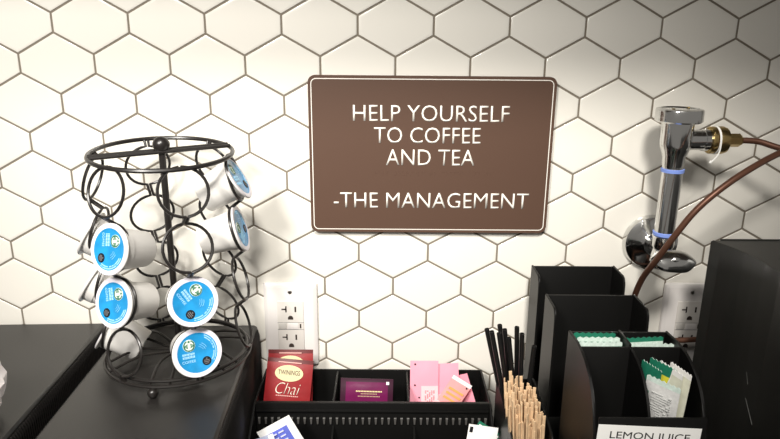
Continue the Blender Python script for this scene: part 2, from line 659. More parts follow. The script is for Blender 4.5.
ZUP = Vector((0, 0, 1))
AL = 0.0242
for k in range(6):
    rd, tg = frame(k)
    b = BM()
    for s in (1, -1):
        p0 = rd * 0.0712 + tg * (s * 0.0022)
        pts = [p0 + ZUP * tilt_z(p0.x, p0.y)]
        for r in range(4):
            zc = ROW0 - PITCH * r
            c = rd * RHO + ZUP * zc
            wv = ZUP * math.cos(TAU) - rd * math.sin(TAU)
            for i in range(15):
                a = R_(86 - 172 * i / 14)
                pts.append(c + tg * (s * AL * math.cos(a)) + wv * (AL * math.sin(a)))
        p1 = rd * 0.0775 + tg * (s * 0.003)
        pts.append(p1 + ZUP * BASEZ)
        add_tube(b, pts, 0.0016, 7)
    mesh_obj('wire_loops', b, WIRE, rack)

# ------------------------------------------------------------------ coffee pods
pod0 = empty('coffee_pod')
b = BM()
# local +Z = outward through the lid; the rim plane is z = 0
prof = [(0.0, -0.0405), (0.0150, -0.0405), (0.0155, -0.0425), (0.0178, -0.0425), (0.0184, -0.0412), (0.0205, -0.0130), (0.0207, -0.0120), (0.0214, -0.0118),
        (0.0219, -0.0016), (0.0250, -0.0014), (0.0255, -0.0008), (0.0255, 0.0), (0.0248, 0.0004)]
add_lathe(b, prof, 40)
mesh_obj('cup', b, CUP, pod0)
b = BM()
add_lathe(b, [(0.0251, 0.00035), (0.0250, 0.0008), (0.0206, 0.0008), (0.0204, 0.0007), (0, 0.0007)], 40, mis=[0, 0, 1, 1])
lid0 = mesh_obj('foil_lid', b, [FOIL, BLUE], pod0)
zt, ze = 0.0007, 0.00105


def pol(a, r):
    return r * math.cos(R_(a)), r * math.sin(R_(a))


ex, ey = pol(132, 0.0118)
b = BM()
disc_poly(b, ex, ey, 0.0062, zt, ze, 24, 0)
# emblem: green ring pieces, crown and flowing hair round a pale figure
for a in range(0, 360, 15):
    if 60 < a < 120:
        continue
    x, y = pol(a, 0.0052)
    disc_poly(b, ex + x, ey + y, 0.00085, ze, ze + .0002, 6, 1)
star = []
for i in range(10):
    x, y = pol(90 + 36 * i, 0.0018 if i % 2 == 0 else 0.0009)
    star.append((ex + x, ey + y + 0.0040, ze))
add_prism(b, star, (0, 0, 0.0002), 1)
for s in (1, -1):
    for q in range(3):
        w = 0.0013 + q * 0.0011
        pts = [(ex + s * (w), ey + 0.0022 - q * 0.0006), (ex + s * (w + 0.0008), ey + 0.0020 - q * 0.0006), (ex + s * (w + 0.0011), ey - 0.0006), (ex + s * (w + 0.0006), ey - 0.0030 + q * .0006),
               (ex + s * (w - 0.0002), ey - 0.0028 + q * .0006), (ex + s * (w + 0.0003), ey - 0.0006)]
        add_prism(b, [(x, y, ze) for x, y in pts], (0, 0, 0.0002), 1)
mesh_obj('round_emblem', b, [EMBL, GREENP], lid0, smooth=0)
b = BM()
qx, qy = pol(-50, 0.0130)
disc_poly(b, qx, qy, 0.0046, zt, ze, 24, 0)
for i, (w, h) in enumerate(((0.0016, 0.0010), (0.0056, 0.0008), (0.0062, 0.0008), (0.0040, 0.0007))):
    yy = qy + 0.0026 - i * 0.0017
    add_box(b, (qx - w / 2, yy - h / 2, ze), (qx + w / 2, yy + h / 2, ze + .0002), mi=1)
mesh_obj('dark_seal', b, [SEAL, GREY], lid0, smooth=0)
b = BM()
lx, ly = -0.0105, -0.0030
merge(b, text_bm('COFFEE', 0.0135, 0.0026, 0.0003), M=Matrix.Translation((lx + 0.001, ly - 0.0046, zt)))
rg = random.Random(5)
for row, n in ((0.0030, 9), (0.0000, 9)):
    for i in range(n):
        x = lx - 0.0048 + 0.0125 * i / n
        hgt = 0.0022
        add_box(b, (x, ly + row - hgt / 2 + rg.uniform(-.0002, .0002), zt), (x + 0.00095, ly + row + hgt / 2, ze))
        if i % 2:
            add_box(b, (x, ly + row - 0.0003, zt), (x + 0.0014, ly + row + 0.0003, ze))
for rr in (0.0188, 0.0168):
    for i in range(30):
        a = 62 - 98 * i / 30
        if rg.random() < 0.12:
            continue
        x, y = pol(a, rr)
        M = Matrix.Translation((x, y, 0)) @ Matrix.Rotation(R_(a), 4, 'Z')
        add_box(b, (-0.00055, -0.0004, zt), (0.00055, 0.0004, ze), M=M)
# soft swirl stripes
for (r0, a0, a1) in ((0.0065, 20, 75), (0.0085, 15, 70), (0.0105, 25, 62)):
    pts = [pol(a0 + (a1 - a0) * i / 8, r0) for i in range(9)]
    for p, q in zip(pts, pts[1:]):
        add_prism(b, [(p[0] * .985, p[1] * .985, zt), (q[0] * .985, q[1] * .985, zt), (q[0] * 1.015, q[1] * 1.015, zt), (p[0] * 1.015, p[1] * 1.015, zt)], (0, 0, 0.0002))
mesh_obj('printed_text', b, LIDTXT, lid0, smooth=0)

POD_GROUP = 'coffee pods in the wire rack'
used = [False]


def place_pod(k, r, spin, label, extra_tilt=0.0, dt=0.0, dz=0.0, dn=0.0):
    rd, tg = frame(k)
    t = TAU + R_(extra_tilt)
    n_ = (rd * math.cos(t) + ZUP * math.sin(t)).normalized()
    n0 = (rd * math.cos(TAU) + ZUP * math.sin(TAU)).normalized()
    c = Vector((RX, RY, RZ)) + rd * RHO + ZUP * (ROW0 - PITCH * r) + n0 * (0.0033 + dn) + tg * dt + ZUP * dz
    up = (ZUP - n_ * n_.z).normalized()
    xx_ = up.cross(n_)
    M = Matrix((xx_, up, n_)).transposed().to_4x4()
    M = Matrix.Translation(c) @ M @ Matrix.Rotation(R_(spin), 4, 'Z')
    if not used[0]:
        used[0] = True
        o = pod0
    else:
        o = copy_tree(pod0)
    o.matrix_world = M
    return tag(o, label, 'coffee pod', POD_GROUP)


place_pod(0, 1, -82, 'blue lidded pod facing left, upper of the two at front left of rack', dt=0.0055, dn=0.0045)
place_pod(0, 2, -72, 'blue lidded pod facing left, lower of the two at front left of rack', dt=0.0025, dn=0.0045)
place_pod(1, 2, -62, 'blue lidded pod facing front, directly above the lowest pod of the rack')
place_pod(1, 3, -2, 'blue lidded pod facing front at the very bottom of the rack')
place_pod(2, 0, -10, 'blue lidded pod facing right, topmost pod of the rack', 14)
place_pod(2, 1, 30, 'blue lidded pod facing right, just under the topmost pod')
place_pod(5, 1, 20, 'white pod at back left, mostly hidden behind upper left pod', 14, dz=-0.007, dn=0.006)
place_pod(5, 2, -40, 'white pod at back left, its tapered side showing between two blue lids', 16, dz=-0.006, dn=0.011)
place_pod(5, 3, 70, 'white pod at back left, lowest, seen through an empty wire loop', 16, dz=-0.003)

# ------------------------------------------------------------------ clear plastic bag
b = BM()
bmesh.ops.create_icosphere(b, subdivisions=4, radius=1.0)
for v in b.verts:
    d_ = v.co.copy()
    q = noise.noise(d_ * 2.3) * 0.30 + noise.noise(d_ * 6.0 + Vector((3, 1, 4))) * 0.16
    rr = 1.0 + q
    v.co = Vector((d_.x * 0.050 * rr, d_.y * 0.055 * rr, max(-0.0325, d_.z * 0.040 * rr)))
add_tube(b, [(0.022, 0, 0.02), (0.030, -.002, 0.034), (0.034, 0.002, 0.046), (0.030, 0.0, 0.052)], lambda i: (0.014, 0.007, 0.006, 0.012)[i], 9)
bag = mesh_obj('plastic_bag', b, CLEAR, smooth=20)
bag.location = (-0.2910, -0.248, -0.3825 + 0.0328)
tag(bag, 'crumpled clear plastic bag at far left on the wide black box', 'bag')


# ------------------------------------------------------------------ condiment tray
TX0, TX1 = -0.0330, 0.2465
TOP = -0.4372
tray = empty('condiment_tray', ((TX0 + TX1) / 2, -0.02, CZ))
tag(tray, 'black plastic condiment tray with packets, standing below the tiled wall', 'tray')
th = TOP - CZ
hw = (TX1 - TX0) / 2
b = BM()
add_box(b, (-hw, -0.0025, 0), (hw, 0, th), 0.0006)
mesh_obj('back_panel', b, BLK, tray)
for s in (1, -1):
    x0 = hw - 0.0025 if s > 0 else -hw
    b = BM()
    add_prism(b, [(x0, 0, 0), (x0, 0, th), (x0, -0.082, th), (x0, -0.100, th - 0.012), (x0, -0.175, th - 0.050), (x0, -0.180, 0)], (0.0025, 0, 0), bev=0.0005)
    mesh_obj('side_panel', b, BLK, tray)
b = BM()
add_box(b, (-hw + 0.0026, -0.178, 0), (hw - 0.0026, -0.0026, 0.003))
add_box(b, (-hw + 0.0026, -0.0762, 0.05), (hw - 0.0026, -0.0026, 0.053))
mesh_obj('shelf_floor', b, BLK, tray)
b = BM()
add_box(b, (-hw + 0.0026, -0.0810, 0.003), (hw - 0.0026, -0.0760, th), 0.0008)
add_box(b, (-hw + 0.0026, -0.0835, th - 0.0115), (hw - 0.0026, -0.0806, th - 0.0085), 0.0008)
for i in range(36):
    x = -0.1335 + 0.267 * i / 35
    z1 = th - 0.0185
    add_prism(b, [(x - 0.0016, -0.0812, z1), (x + 0.0016, -0.0812, z1), (x + 0.0010, -0.0812, z1 - 0.0085), (x - 0.0010, -0.0812, z1 - 0.0085)], (0, -0.0024, 0), bev=0.0003, mi=1)
mesh_obj('front_panel', b, [BLK, mat('grey_black_ribs', (0.075, 0.072, 0.068), 0.4)], tray)
for x in (0.0603, 0.1492):
    b = BM()
    xl = x - (TX0 + TX1) / 2
    add_box(b, (xl - 0.0012, -0.0758, 0.0535), (xl + 0.0012, -0.0027, th - 0.001), 0.0004)
    mesh_obj('divider', b, BLK, tray)
for xl in (-0.048, 0.048):
    b = BM()
    add_prism(b, [(xl, -0.0813, 0.0035), (xl, -0.0813, th - 0.030), (xl, -0.172, th - 0.066), (xl, -0.172, 0.0035)], (0.0022, 0, 0))
    mesh_obj('divider', b, BLK, tray)
b = BM()
add_box(b, (-hw + 0.0026, -0.180, 0), (hw - 0.0026, -0.1775, th - 0.062), 0.0005)
mesh_obj('front_lip', b, BLK, tray)


# ------------------------------------------------------------------ packets
def packet(name, w, h, t, mats, region, parent=None, crimp=0.004, nx=10, nz=12, seed=0, zig=0.0):
    """Sealed sachet standing in local XZ, base centre at the origin, front facing -Y."""
    bm = BM()
    V = {}
    for side in (-1, 1):
        for i in range(nx + 1):
            for j in range(nz + 1):
                u, v = i / nx, j / nz
                x = (u - 0.5) * w
                z = v * h
                fz = min(z, h - z)
                puff = min(1.0, max(0.0, (fz - crimp) / (0.22 * h))) ** 0.6 * (1 - abs(2 * u - 1) ** 2.4)
                wr = 0.3 * noise.noise(Vector((x * 90 + seed * 7, side * 2.0 + seed, z * 70)))
                y = side * (t / 2 * puff * (1 + wr) + 0.00025)
                bend = 0.0009 * noise.noise(Vector((x * 25, seed * 3.1, z * 25)))
                zz = z
                if zig and j in (0, nz):
                    zz += (zig if i % 2 else -zig) * (1 if j else -1)
                V[(side, i, j)] = bm.verts.new((x, y + bend, zz))
    for side in (-1, 1):
        for i in range(nx):
            for j in range(nz):
                q = [V[(side, i, j)], V[(side, i + 1, j)], V[(side, i + 1, j + 1)], V[(side, i, j + 1)]]
                f = bm.faces.new(q)
                f.material_index = region((i + .5) / nx, (j + .5) / nz, side)
    for i in range(nx):
        for j in (0, nz):
            bm.faces.new([V[(-1, i, j)], V[(-1, i + 1, j)], V[(1, i + 1, j)], V[(1, i, j)]]).material_index = region((i + .5) / nx, 0.999 if j else 0.001, 1)
    for j in range(nz):
        for i in (0, nx):
            bm.faces.new([V[(-1, i, j)], V[(-1, i, j + 1)], V[(1, i, j + 1)], V[(1, i, j)]]).material_index = region(0.999 if i else 0.001, (j + .5) / nz, 1)
    return mesh_obj(name, bm, mats, parent, smooth=40)


def stand(o, x, y, z, lean=0, roll=0, yaw=0):
    """lean > 0 tips the top towards the wall, roll > 0 turns clockwise as seen, yaw about the vertical"""
    o.location = (x, y, z)
    o.rotation_euler = (Matrix.Rotation(R_(yaw), 3, 'Z') @ Matrix.Rotation(R_(-lean), 3, 'X') @ Matrix.Rotation(R_(roll), 3, 'Y')).to_euler()
    return o


SHELF = CZ + 0.0532


def print_text(parent, s, x, z, w, h, y, m, name='printed_text', shear=0.0, offset=0.0):
    t = text_bm(s, w, h, 0.0003, shear=shear, offset=offset)
    return mesh_obj(name, t, m, parent, smooth=0, M=Matrix.Translation((x, y, z)) @ XZ)


# red tea packets
for which in (0, 1):
    root = empty('tea_packet')
    o = packet('envelope', 0.0560, 0.067, 0.0036, [RED, REDD], lambda u, v, s: 1 if v > .93 or v < .05 else 0, root, seed=which + 1, nx=12, nz=14)
    y = -0.0026
    b = BM()
    add_prism(b, [(0.0172 * math.cos(a), y, 0.0500 + 0.0098 * math.sin(a)) for a in [2 * pi * i / 32 for i in range(32)]], (0, -0.0003, 0))
    em = mesh_obj('oval_badge', b, mat('badge_cream', (0.62, 0.55, 0.33), 0.5), root, smooth=0)
    print_text(em, 'TWININGS', 0, 0.0510, 0.0265, 0.0056, y - 0.0004, mat('dark_brown_print', (0.035, 0.008, 0.006), 0.6))
    b = BM()
    for a0 in range(0, 360, 10):
        a = R_(a0)
        add_box(b, (0.0158 * math.cos(a) - .0011, y - .0006, 0.0500 + 0.0086 * math.sin(a) - .00035), (0.0158 * math.cos(a) + .0011, y - .0003, 0.0500 + 0.0086 * math.sin(a) + .00035))
    add_box(b, (-0.004, y - .0006, 0.0450), (0.004, y - .0003, 0.0458))
    mesh_obj('badge_rim', b, GOLD, em, smooth=0)
    print_text(root, 'Chai', 0.0005, 0.0320, 0.030, 0.0135, y - 0.0006, mat('pale_cream_print', (0.85, 0.78, 0.66), 0.5), shear=0.35, offset=-0.02)
    b = BM()
    for i in range(12):
        add_box(b, (-0.0135 + i * 0.0023, y - .0007, 0.0226), (-0.0135 + i * 0.0023 + 0.0017, y - .0003, 0.0236))
    add_box(b, (-0.014, y - .0005, 0.0625), (0.014, y - .0002, 0.0636))
    mesh_obj('small_print', b, mat('pink_print', (0.75, 0.40, 0.36), 0.5), root, smooth=0)
    if which == 0:
        stand(root, 0.0005, -0.0830, -0.4650, 22, 4.5, 0)
        tag(root, 'red chai tea packet at the front of the tray, oval badge in full view', 'tea packet', 'red tea packets in the condiment tray')
    else:
        stand(root, 0.0030, -0.0610, -0.4635, 20, 0.0, 0)
        tag(root, 'red tea packet mostly hidden, peeking out behind the chai packet', 'tea packet', 'red tea packets in the condiment tray')

# plum packet
root = empty('tea_packet')
packet('envelope', 0.0640, 0.050, 0.0040, [PURP, mat('dark_plum_foil', (0.035, 0.004, 0.018), 0.35)], lambda u, v, s: 1 if (v > .95 or u < .08 or u > .94) else 0, root, seed=6)
for i, (w, z) in enumerate(((0.032, 0.0350), (0.020, 0.0322), (0.027, 0.0292))):
    b = BM()
    n = int(w / 0.0018)
    for j in range(n):
        add_box(b, (-w / 2 + w * j / n + 0.003, -0.0031, z - 0.0005), (-w / 2 + w * (j + .72) / n + 0.003, -0.0025, z + (0.0009 if i == 0 else 0.0005)))
    mesh_obj('printed_line', b, mat('dull_gold_print', (0.50, 0.34, 0.22), 0.5) if i else GOLD, root, smooth=0)
b = BM()
add_box(b, (0.0235, -0.0016, 0.0435), (0.0270, -0.0009, 0.0470))
mesh_obj('white_square', b, WPAP, root, smooth=0)
stand(root, 0.0980, -0.0820, -0.4720, 18, 1.5, 0)
tag(root, 'plum purple tea packet lying sideways in the middle of the tray', 'tea packet')

# pink sweetener packets
PINKG = 'pink sweetener packets in the condiment tray'


def pink_packet(w, h, mats, region, seed, dots, label, **kw):
    root = empty('sweetener_packet')
    packet('paper_sleeve', w, h, 0.0024, mats, region, root, seed=seed, crimp=0.003)
    if dots:
        b = BM()
        for (x, z) in dots:
            add_prism(b, [(x + 0.0011 * math.cos(a), -0.0018, z + 0.0010 * math.sin(a)) for a in [2 * pi * i / 10 for i in range(10)]], (0, 0.0010, 0))
        mesh_obj('printed_dots', b, SEAL, root, smooth=0)
    tag(root, label, 'sweetener packet', PINKG)
    stand(root, **kw)
    return root


pk = pink_packet(0.0350, 0.0640, [PINK, PINKL], lambda u, v, s: 1 if (v < .52 and u > .38) else 0, 11, [(-0.0115, 0.0600), (-0.0115, 0.0330), (-0.0060, 0.0170)],
                 'tall pink sweetener packet at back left of the pink bunch', x=0.1700, y=-0.0570, z=-0.4740, lean=10, roll=0, yaw=0)
b = BM()
for i in range(5):
    for j in range(7):
        if (i * 3 + j * 5) % 4:
            add_box(b, (0.001 + i * 0.0026, -0.0022, 0.012 + j * 0.0022), (0.0026 + i * 0.0026, -0.0008, 0.0132 + j * 0.0022))
mesh_obj('small_print', b, mat('rose_print', (0.70, 0.32, 0.36), 0.6), pk, smooth=0)
pink_packet(0.0300, 0.0600, [PINK, PINKL], lambda u, v, s: 1 if v < .35 else 0, 12, [], 'pink sweetener packet with a slanted top, second behind the salmon packet', x=0.2010, y=-0.0500, z=-0.4760, lean=8, roll=-3, yaw=0)
pk = pink_packet(0.0270, 0.0560, [SALM, PINKL, WPAP], lambda u, v, s: 2 if v > .93 else (1 if v < .30 else 0), 13, [(0.0090, 0.0500)],
                 'salmon pink sweetener packet with orange print, tilted at the front', x=0.1870, y=-0.0720, z=-0.4740, lean=8, roll=32, yaw=0)
b = BM()
for j in range(3):
    add_box(b, (-0.010, -0.0021, 0.026 + j * 0.0065), (0.010, -0.0010, 0.0285 + j * 0.0065))
mesh_obj('orange_stripes', b, ORNG, pk, smooth=0)
pink_packet(0.0270, 0.0540, [PINK, PINKL], lambda u, v, s: 0, 14, [], 'narrow pink sweetener packet seen edge on, rightmost of the pink bunch', x=0.2300, y=-0.0640, z=-0.4800, lean=6, roll=-32, yaw=-52)

# packets standing in the lower front of the tray
LOW = CZ + 0.0032
root = empty('sugar_packet')
packet('paper_sleeve', 0.0420, 0.0660, 0.0040, [WPAP, BLUEP], lambda u, v, s: 1 if (.06 < u < .80 and .06 < v < .90) else 0, root, seed=21, nx=16, nz=16)
b = BM()
for j in range(9):
    for i in range(3):
        add_box(b, (-0.0165 + i * 0.0088, -0.0032, 0.012 + j * 0.0052), (-0.0100 + i * 0.0088, -0.0022, 0.0135 + j * 0.0052))
mesh_obj('white_print', b, mat('pale_lilac_print', (0.62, 0.64, 0.85), 0.6), root, smooth=0)
stand(root, 0.0290, -0.1480, -0.4960, 8, -30, 0)
tag(root, 'blue and white sugar packet with its corner up, front left of the tray', 'sugar packet')
root = empty('sugar_packet')
packet('paper_sleeve', 0.0300, 0.0560, 0.0030, [mat('blue_grey_film', (0.42, 0.46, 0.62), 0.3, bump=0.5, bscale=70), WPAP], lambda u, v, s: 1 if u > .8 else 0, root, seed=22)
stand(root, -0.0010, -0.1630, -0.5000, 10, -14, 10)
tag(root, 'crumpled blue grey packet leaning in front of the blue sugar packet', 'sugar packet')
root = empty('sugar_packet')
packet('paper_sleeve', 0.0330, 0.0620, 0.0050, [WPAP, GREY], lambda u, v, s: 0, root, seed=23)
b = BM()
add_box(b, (-0.0150, -0.0018, 0.0535), (-0.0115, -0.0006, 0.0595))
mesh_obj('grey_print', b, SEAL, root, smooth=0)
stand(root, 0.2225, -0.1560, -0.4975, 10, 8, 0)
tag(root, 'white sugar packet at the front right of the tray', 'sugar packet')
root = empty('sugar_packet')
packet('paper_sleeve', 0.0300, 0.0620, 0.0030, [WPAP, GRNF], lambda u, v, s: 1 if (v > .95 or u > .93 or u < .07) else 0, root, seed=24, nx=16, nz=20)
stand(root, 0.2060, -0.1460, -0.4960, 10, 34, 0)
tag(root, 'white packet with thin green border poking up behind white sugar packet', 'sugar packet')


# ------------------------------------------------------------------ organizer bins
def organizer(loc, w, d, h, prof, label, mid=None, split=False, lip=0.10):
    root = empty('organizer_bin', loc)
    tag(root, label, 'organizer', 'black organizer bins standing one behind another')
    T = 0.0026
    for s in (1, -1):
        x0 = w / 2 - T if s > 0 else -w / 2
        b = BM()
        add_prism(b, [(x0, y, z) for y, z in prof] + [(x0, -d, 0), (x0, 0, 0)], (T, 0, 0), bev=0.0007)
        mesh_obj('side_panel', b, BLK, root)
    b = BM()
    add_box(b, (-w / 2 + T, -T, 0), (w / 2 - T, 0, h - 0.001), 0.0006)
    mesh_obj('back_panel', b, BLK, root)
    b = BM()
    add_box(b, (-w / 2 + T, -d + 0.0005, 0), (w / 2 - T, -T, 0.003))
    mesh_obj('floor_panel', b, BLK, root)
    b = BM()
    add_box(b, (-w / 2 + T, -d - 0.0005, 0.003), (w / 2 - T, -d + 0.0025, lip), 0.0008)
    mesh_obj('front_panel', b, BLK, root)
    if mid:
        b = BM()
        add_box(b, (-w / 2 + T, -mid[0] - 0.0012, 0.003), (w / 2 - T, -mid[0] + 0.0012, mid[1]), 0.0006)
        mesh_obj('cross_wall', b, BLK, root)
    if split:
        b = BM()
        pr = [(y, z - 0.0008) for y, z in prof if y < -mid[0] - 0.001 and y > -d + 0.003]
        add_prism(b, [(-0.0012, -mid[0] - 0.0013, mid[1] - 0.0005)] + [(-0.0012, y, z) for y, z in pr] + [(-0.0012, -d + 0.0026, pr[-1][1] - 0.012), (-0.0012, -d + 0.0026, 0.0032), (-0.0012, -mid[0] - 0.0013, 0.0032)], (0.0024, 0, 0))
        mesh_obj('divider', b, BLK, root)
        b = BM()
        add_box(b, (-0.0012, -mid[0] + 0.0013, 0.0032), (0.0012, -T - 0.0002, mid[1] + 0.002), 0.0004)
        mesh_obj('divider', b, BLK, root)
    return root


H1 = -0.2935 - CZ
def tall_profile(h, d):
    return [(0, h), (-d + 0.010, h), (-d + 0.0050, h - 0.0015), (-d + 0.0015, h - 0.006), (-d + 0.0003, h - 0.012), (-d, h - 0.03), (-d, 0.10)]


organizer((0.3493, -0.0295, CZ), 0.1015, 0.042, H1 + 0.0045, tall_profile(H1 + 0.0045, 0.042), 'empty black bin against the tiled wall, rearmost of three', lip=0.12)
organizer((0.3493, -0.1020, CZ), 0.1005, 0.045, H1 - 0.0028, tall_profile(H1 - 0.0028, 0.045), 'empty black bin in the middle, between rearmost bin and labelled bin', lip=0.12)
H2 = -0.2935 - CZ
prf = [(0, H2), (-0.026, H2 + 0.0010), (-0.042, H2 - 0.0005), (-0.052, H2 - 0.0028), (-0.062, H2 - 0.0065), (-0.0700, H2 - 0.0115), (-0.0785, H2 - 0.0190), (-0.0850, H2 - 0.0270),
       (-0.0905, H2 - 0.0365), (-0.0950, H2 - 0.050), (-0.0975, H2 - 0.064), (-0.0985, H2 - 0.09)]
LIPH = -0.3265 - CZ
bin_f = organizer((0.34655, -0.2000, CZ), 0.0965, 0.0985, H2, prf, 'black bin with the white LEMON JUICE label, packets inside', mid=(0.0345, H2 + 0.0), split=True, lip=LIPH)
b = BM()
add_box(b, (-0.0438, -0.0004, -0.0125), (0.0438, 0, 0.0125), 0.0001)
lab = mesh_obj('name_label', b, LABEL, bin_f, smooth=0)
lab.location = (-0.00285, -0.0992, -0.3338 - 0.0125 - CZ)
lab.rotation_euler = (0, R_(2.6), 0)
t = text_bm('LEMON JUICE', 0.0680, 0.0088, 0.0002)
mesh_obj('lettering', t, INK, lab, smooth=0, M=Matrix.Translation((0.0010, -0.0004, 0.0022)) @ XZ)

# packets in the labelled bin
GREENG = 'green packets in the back of the labelled bin'


def crystal_packet(w, h, mats, region, seed, label, group, **kw):
    root = empty('drink_packet')
    packet('foil_sleeve', w, h, 0.0042, mats, region, root, seed=seed, crimp=0.004, nx=14, nz=14, zig=0.0007)
    tag(root, label, 'drink packet', group)
    stand(root, **kw)
    return root


def banded(u, v, s):
    if v > .93:
        return 0
    if v > .80:
        return 1
    return 0 if int(v * 14) % 3 else 1


GZ = -0.3520
crystal_packet(0.0400, 0.0600, [GRNF, GRNL], lambda u, v, s: 0, 31, 'green packet at rear wall of the left back compartment', GREENG, x=0.3215, y=-0.2090, z=GZ - 0.0006, lean=1)
crystal_packet(0.0405, 0.0600, [GRNL, GRNF], banded, 32, 'green and white packet in middle of the left back compartment', GREENG, x=0.3230, y=-0.2175, z=GZ - 0.0015, lean=2)
crystal_packet(0.0405, 0.0600, [GRNL, GRNF], banded, 33, 'pale green packet at front of the left back compartment', GREENG, x=0.3230, y=-0.2265, z=GZ - 0.0025, lean=4)
crystal_packet(0.0370, 0.0600, [GRNF, GRNL], banded, 34, 'green packet sloping up at rear of the right back compartment', GREENG, x=0.3705, y=-0.2130, z=GZ - 0.0030, lean=1, roll=-3)
crystal_packet(0.0370, 0.0600, [GRNL, IVORY], banded, 35, 'pale packet at front of the right back compartment', GREENG, x=0.3725, y=-0.2255, z=GZ - 0.0040, lean=3, roll=1)

LEMG = 'drink crystal packets in the front of the labelled bin'
FZ = -0.3600
crystal_packet(0.0220, 0.0700, [GRNF, YEL, GRNL], lambda u, v, s: 1 if (u < .35 and .15 < v < .55) else (2 if v > .99 else 0), 41,
               'dark green packet, leftmost in the front right compartment', LEMG, x=0.3556, y=-0.2580, z=-0.3670, lean=-1, roll=3, yaw=-66)
crystal_packet(0.0260, 0.0700, [GRNF, YEL, GRNL], lambda u, v, s: 1 if (u > .40 and .4 < v < .85) else (2 if v > .97 else 0), 42,
               'green packet with yellow patch behind the printed white packet', LEMG, x=0.3660, y=-0.2570, z=-0.3655, lean=-2, roll=3, yaw=-55)
pk = crystal_packet(0.0300, 0.0660, [mat('white_printed_foil', (0.66, 0.66, 0.65), 0.5, var=0.25, vscale=330, bump=0.7, bscale=110), GRNL, GRNF], lambda u, v, s: 2 if u < .14 and v < .8 else (1 if v > .92 else 0), 43,
                    'white packet with fine grey print at front of the right compartment', LEMG, x=0.3605, y=-0.2740, z=-0.3690, lean=-3, roll=3, yaw=-48)
b = BM()
rg = random.Random(9)
for j in range(13):
    x = -0.0075
    while x < 0.0095:
        w = rg.uniform(0.001, 0.003)
        if rg.random() < 0.75:
            add_box(b, (x, -0.0031, 0.024 + j * 0.0024), (min(x + w, 0.0098), -0.0020, 0.0248 + j * 0.0024))
        x += w + 0.0006
mesh_obj('fine_print', b, mat('light_grey_print', (0.55, 0.56, 0.55), 0.6), pk, smooth=0)
crystal_packet(0.0260, 0.0720, [WPAP, IVORY], lambda u, v, s: 1 if u > .6 and v < .9 else 0, 44,
               'white packet with pointed corner, second from right in the front compartment', LEMG, x=0.3705, y=-0.2620, z=-0.3680, lean=-2, roll=4, yaw=-66)
crystal_packet(0.0240, 0.0700, [IVORY, WPAP], lambda u, v, s: 1 if v > .90 or u < .25 else 0, 45,
               'ivory packet with crimped edge, rightmost in the front compartment', LEMG, x=0.3770, y=-0.2630, z=-0.3670, lean=0, roll=4, yaw=-68)

# ------------------------------------------------------------------ straw holder, straws and stirrers
HX0, HX1 = 0.2495, 0.2930
hold = empty('straw_holder', ((HX0 + HX1) / 2, -0.105, CZ))
tag(hold, 'black holder of straws and wooden stirrers beside the condiment tray', 'holder')
hw = (HX1 - HX0) / 2
ht = -0.4000 - CZ
pr = [(0, ht), (-0.006, ht), (-0.030, ht - 0.003), (-0.055, ht - 0.006), (-0.080, ht - 0.0085), (-0.094, ht - 0.0105), (-0.099, ht - 0.014), (-0.100, ht - 0.022), (-0.100, 0), (0, 0)]
for x0 in (-hw, hw - 0.0022):
    b = BM()
    add_prism(b, [(x0, y, z) for y, z in pr], (0.0022, 0, 0), bev=0.0006)
    mesh_obj('side_panel', b, BLK, hold)
b = BM()
add_box(b, (-hw + 0.0022, -0.0022, 0), (hw - 0.0022, 0, ht - 0.001), 0.0005)
mesh_obj('back_panel', b, BLK, hold)
b = BM()
add_box(b, (-hw + 0.0022, -0.0412, 0.003), (hw - 0.0022, -0.0390, ht - 0.008), 0.0005)
mesh_obj('cross_wall', b, BLK, hold)
b = BM()
add_box(b, (-hw + 0.0022, -0.1000, 0.003), (hw - 0.0022, -0.0978, ht - 0.0140), 0.0005)
mesh_obj('front_panel', b, BLK, hold)
b = BM()
add_box(b, (-hw + 0.0022, -0.0995, 0), (hw - 0.0022, -0.0022, 0.003))
mesh_obj('floor_panel', b, BLK, hold)


b = BM()
add_box(b, (-hw + 0.0022, -0.0388, 0.0770), (hw - 0.0022, -0.0022, 0.0795))
mesh_obj('raised_floor', b, BLK, hold)


def stick_between(o, a, b_):
    a, b_ = Vector(a), Vector(b_)
    o.location = a
    o.rotation_euler = (b_ - a).to_track_quat('Z', 'Y').to_euler()


b = BM()
Ls = 0.124
n = 10
for (ra, rb, flip) in ((0.0024, 0.0024, 1),):
    add_lathe(b, [(0.0020, 0.0), (0.0027, 0.0), (0.0027, Ls), (0.0020, Ls), (0.0020, Ls - 0.01), (0.0, Ls - 0.01)], 10)
straw0 = mesh_obj('drinking_straw', b, STRAW)
SG = 'black straws in the straw holder'
straws = [((0.2330, -0.3318), 'leftmost black straw, leaning out over the condiment tray'), ((0.2368, -0.3300), 'second black straw from the left of the fan'),
          ((0.2432, -0.3275), 'third black straw from left, in the tall clump'), ((0.2470, -0.3268), 'tallest black straw at the middle of the left clump'),
          ((0.2508, -0.3275), 'fifth black straw from left, at right edge of the clump'), ((0.2540, -0.3330), 'black straw tucked behind the left clump'),
          ((0.2662, -0.3292), 'upright black straw standing alone, third from right'), ((0.2702, -0.3325), 'black straw second from the right of the fan'),
          ((0.2822, -0.3425), 'rightmost black straw, leaning against the rear black bin')]
for i, ((tx, tz), lb) in enumerate(straws):
    o = straw0 if i == 0 else straw0.copy()
    if i:
        COL.objects.link(o)
    fx = 0.2635 + i * 0.0018
    fy = -0.1130 - (i % 3) * 0.0095
    top = Vector((tx, fy - 0.006, tz))
    foot = Vector((fx, fy, -0.4550))
    d_ = (top - foot).normalized()
    o.location = top - d_ * Ls
    o.rotation_euler = d_.to_track_quat('Z', 'Y').to_euler()
    tag(o, lb, 'straw', SG)

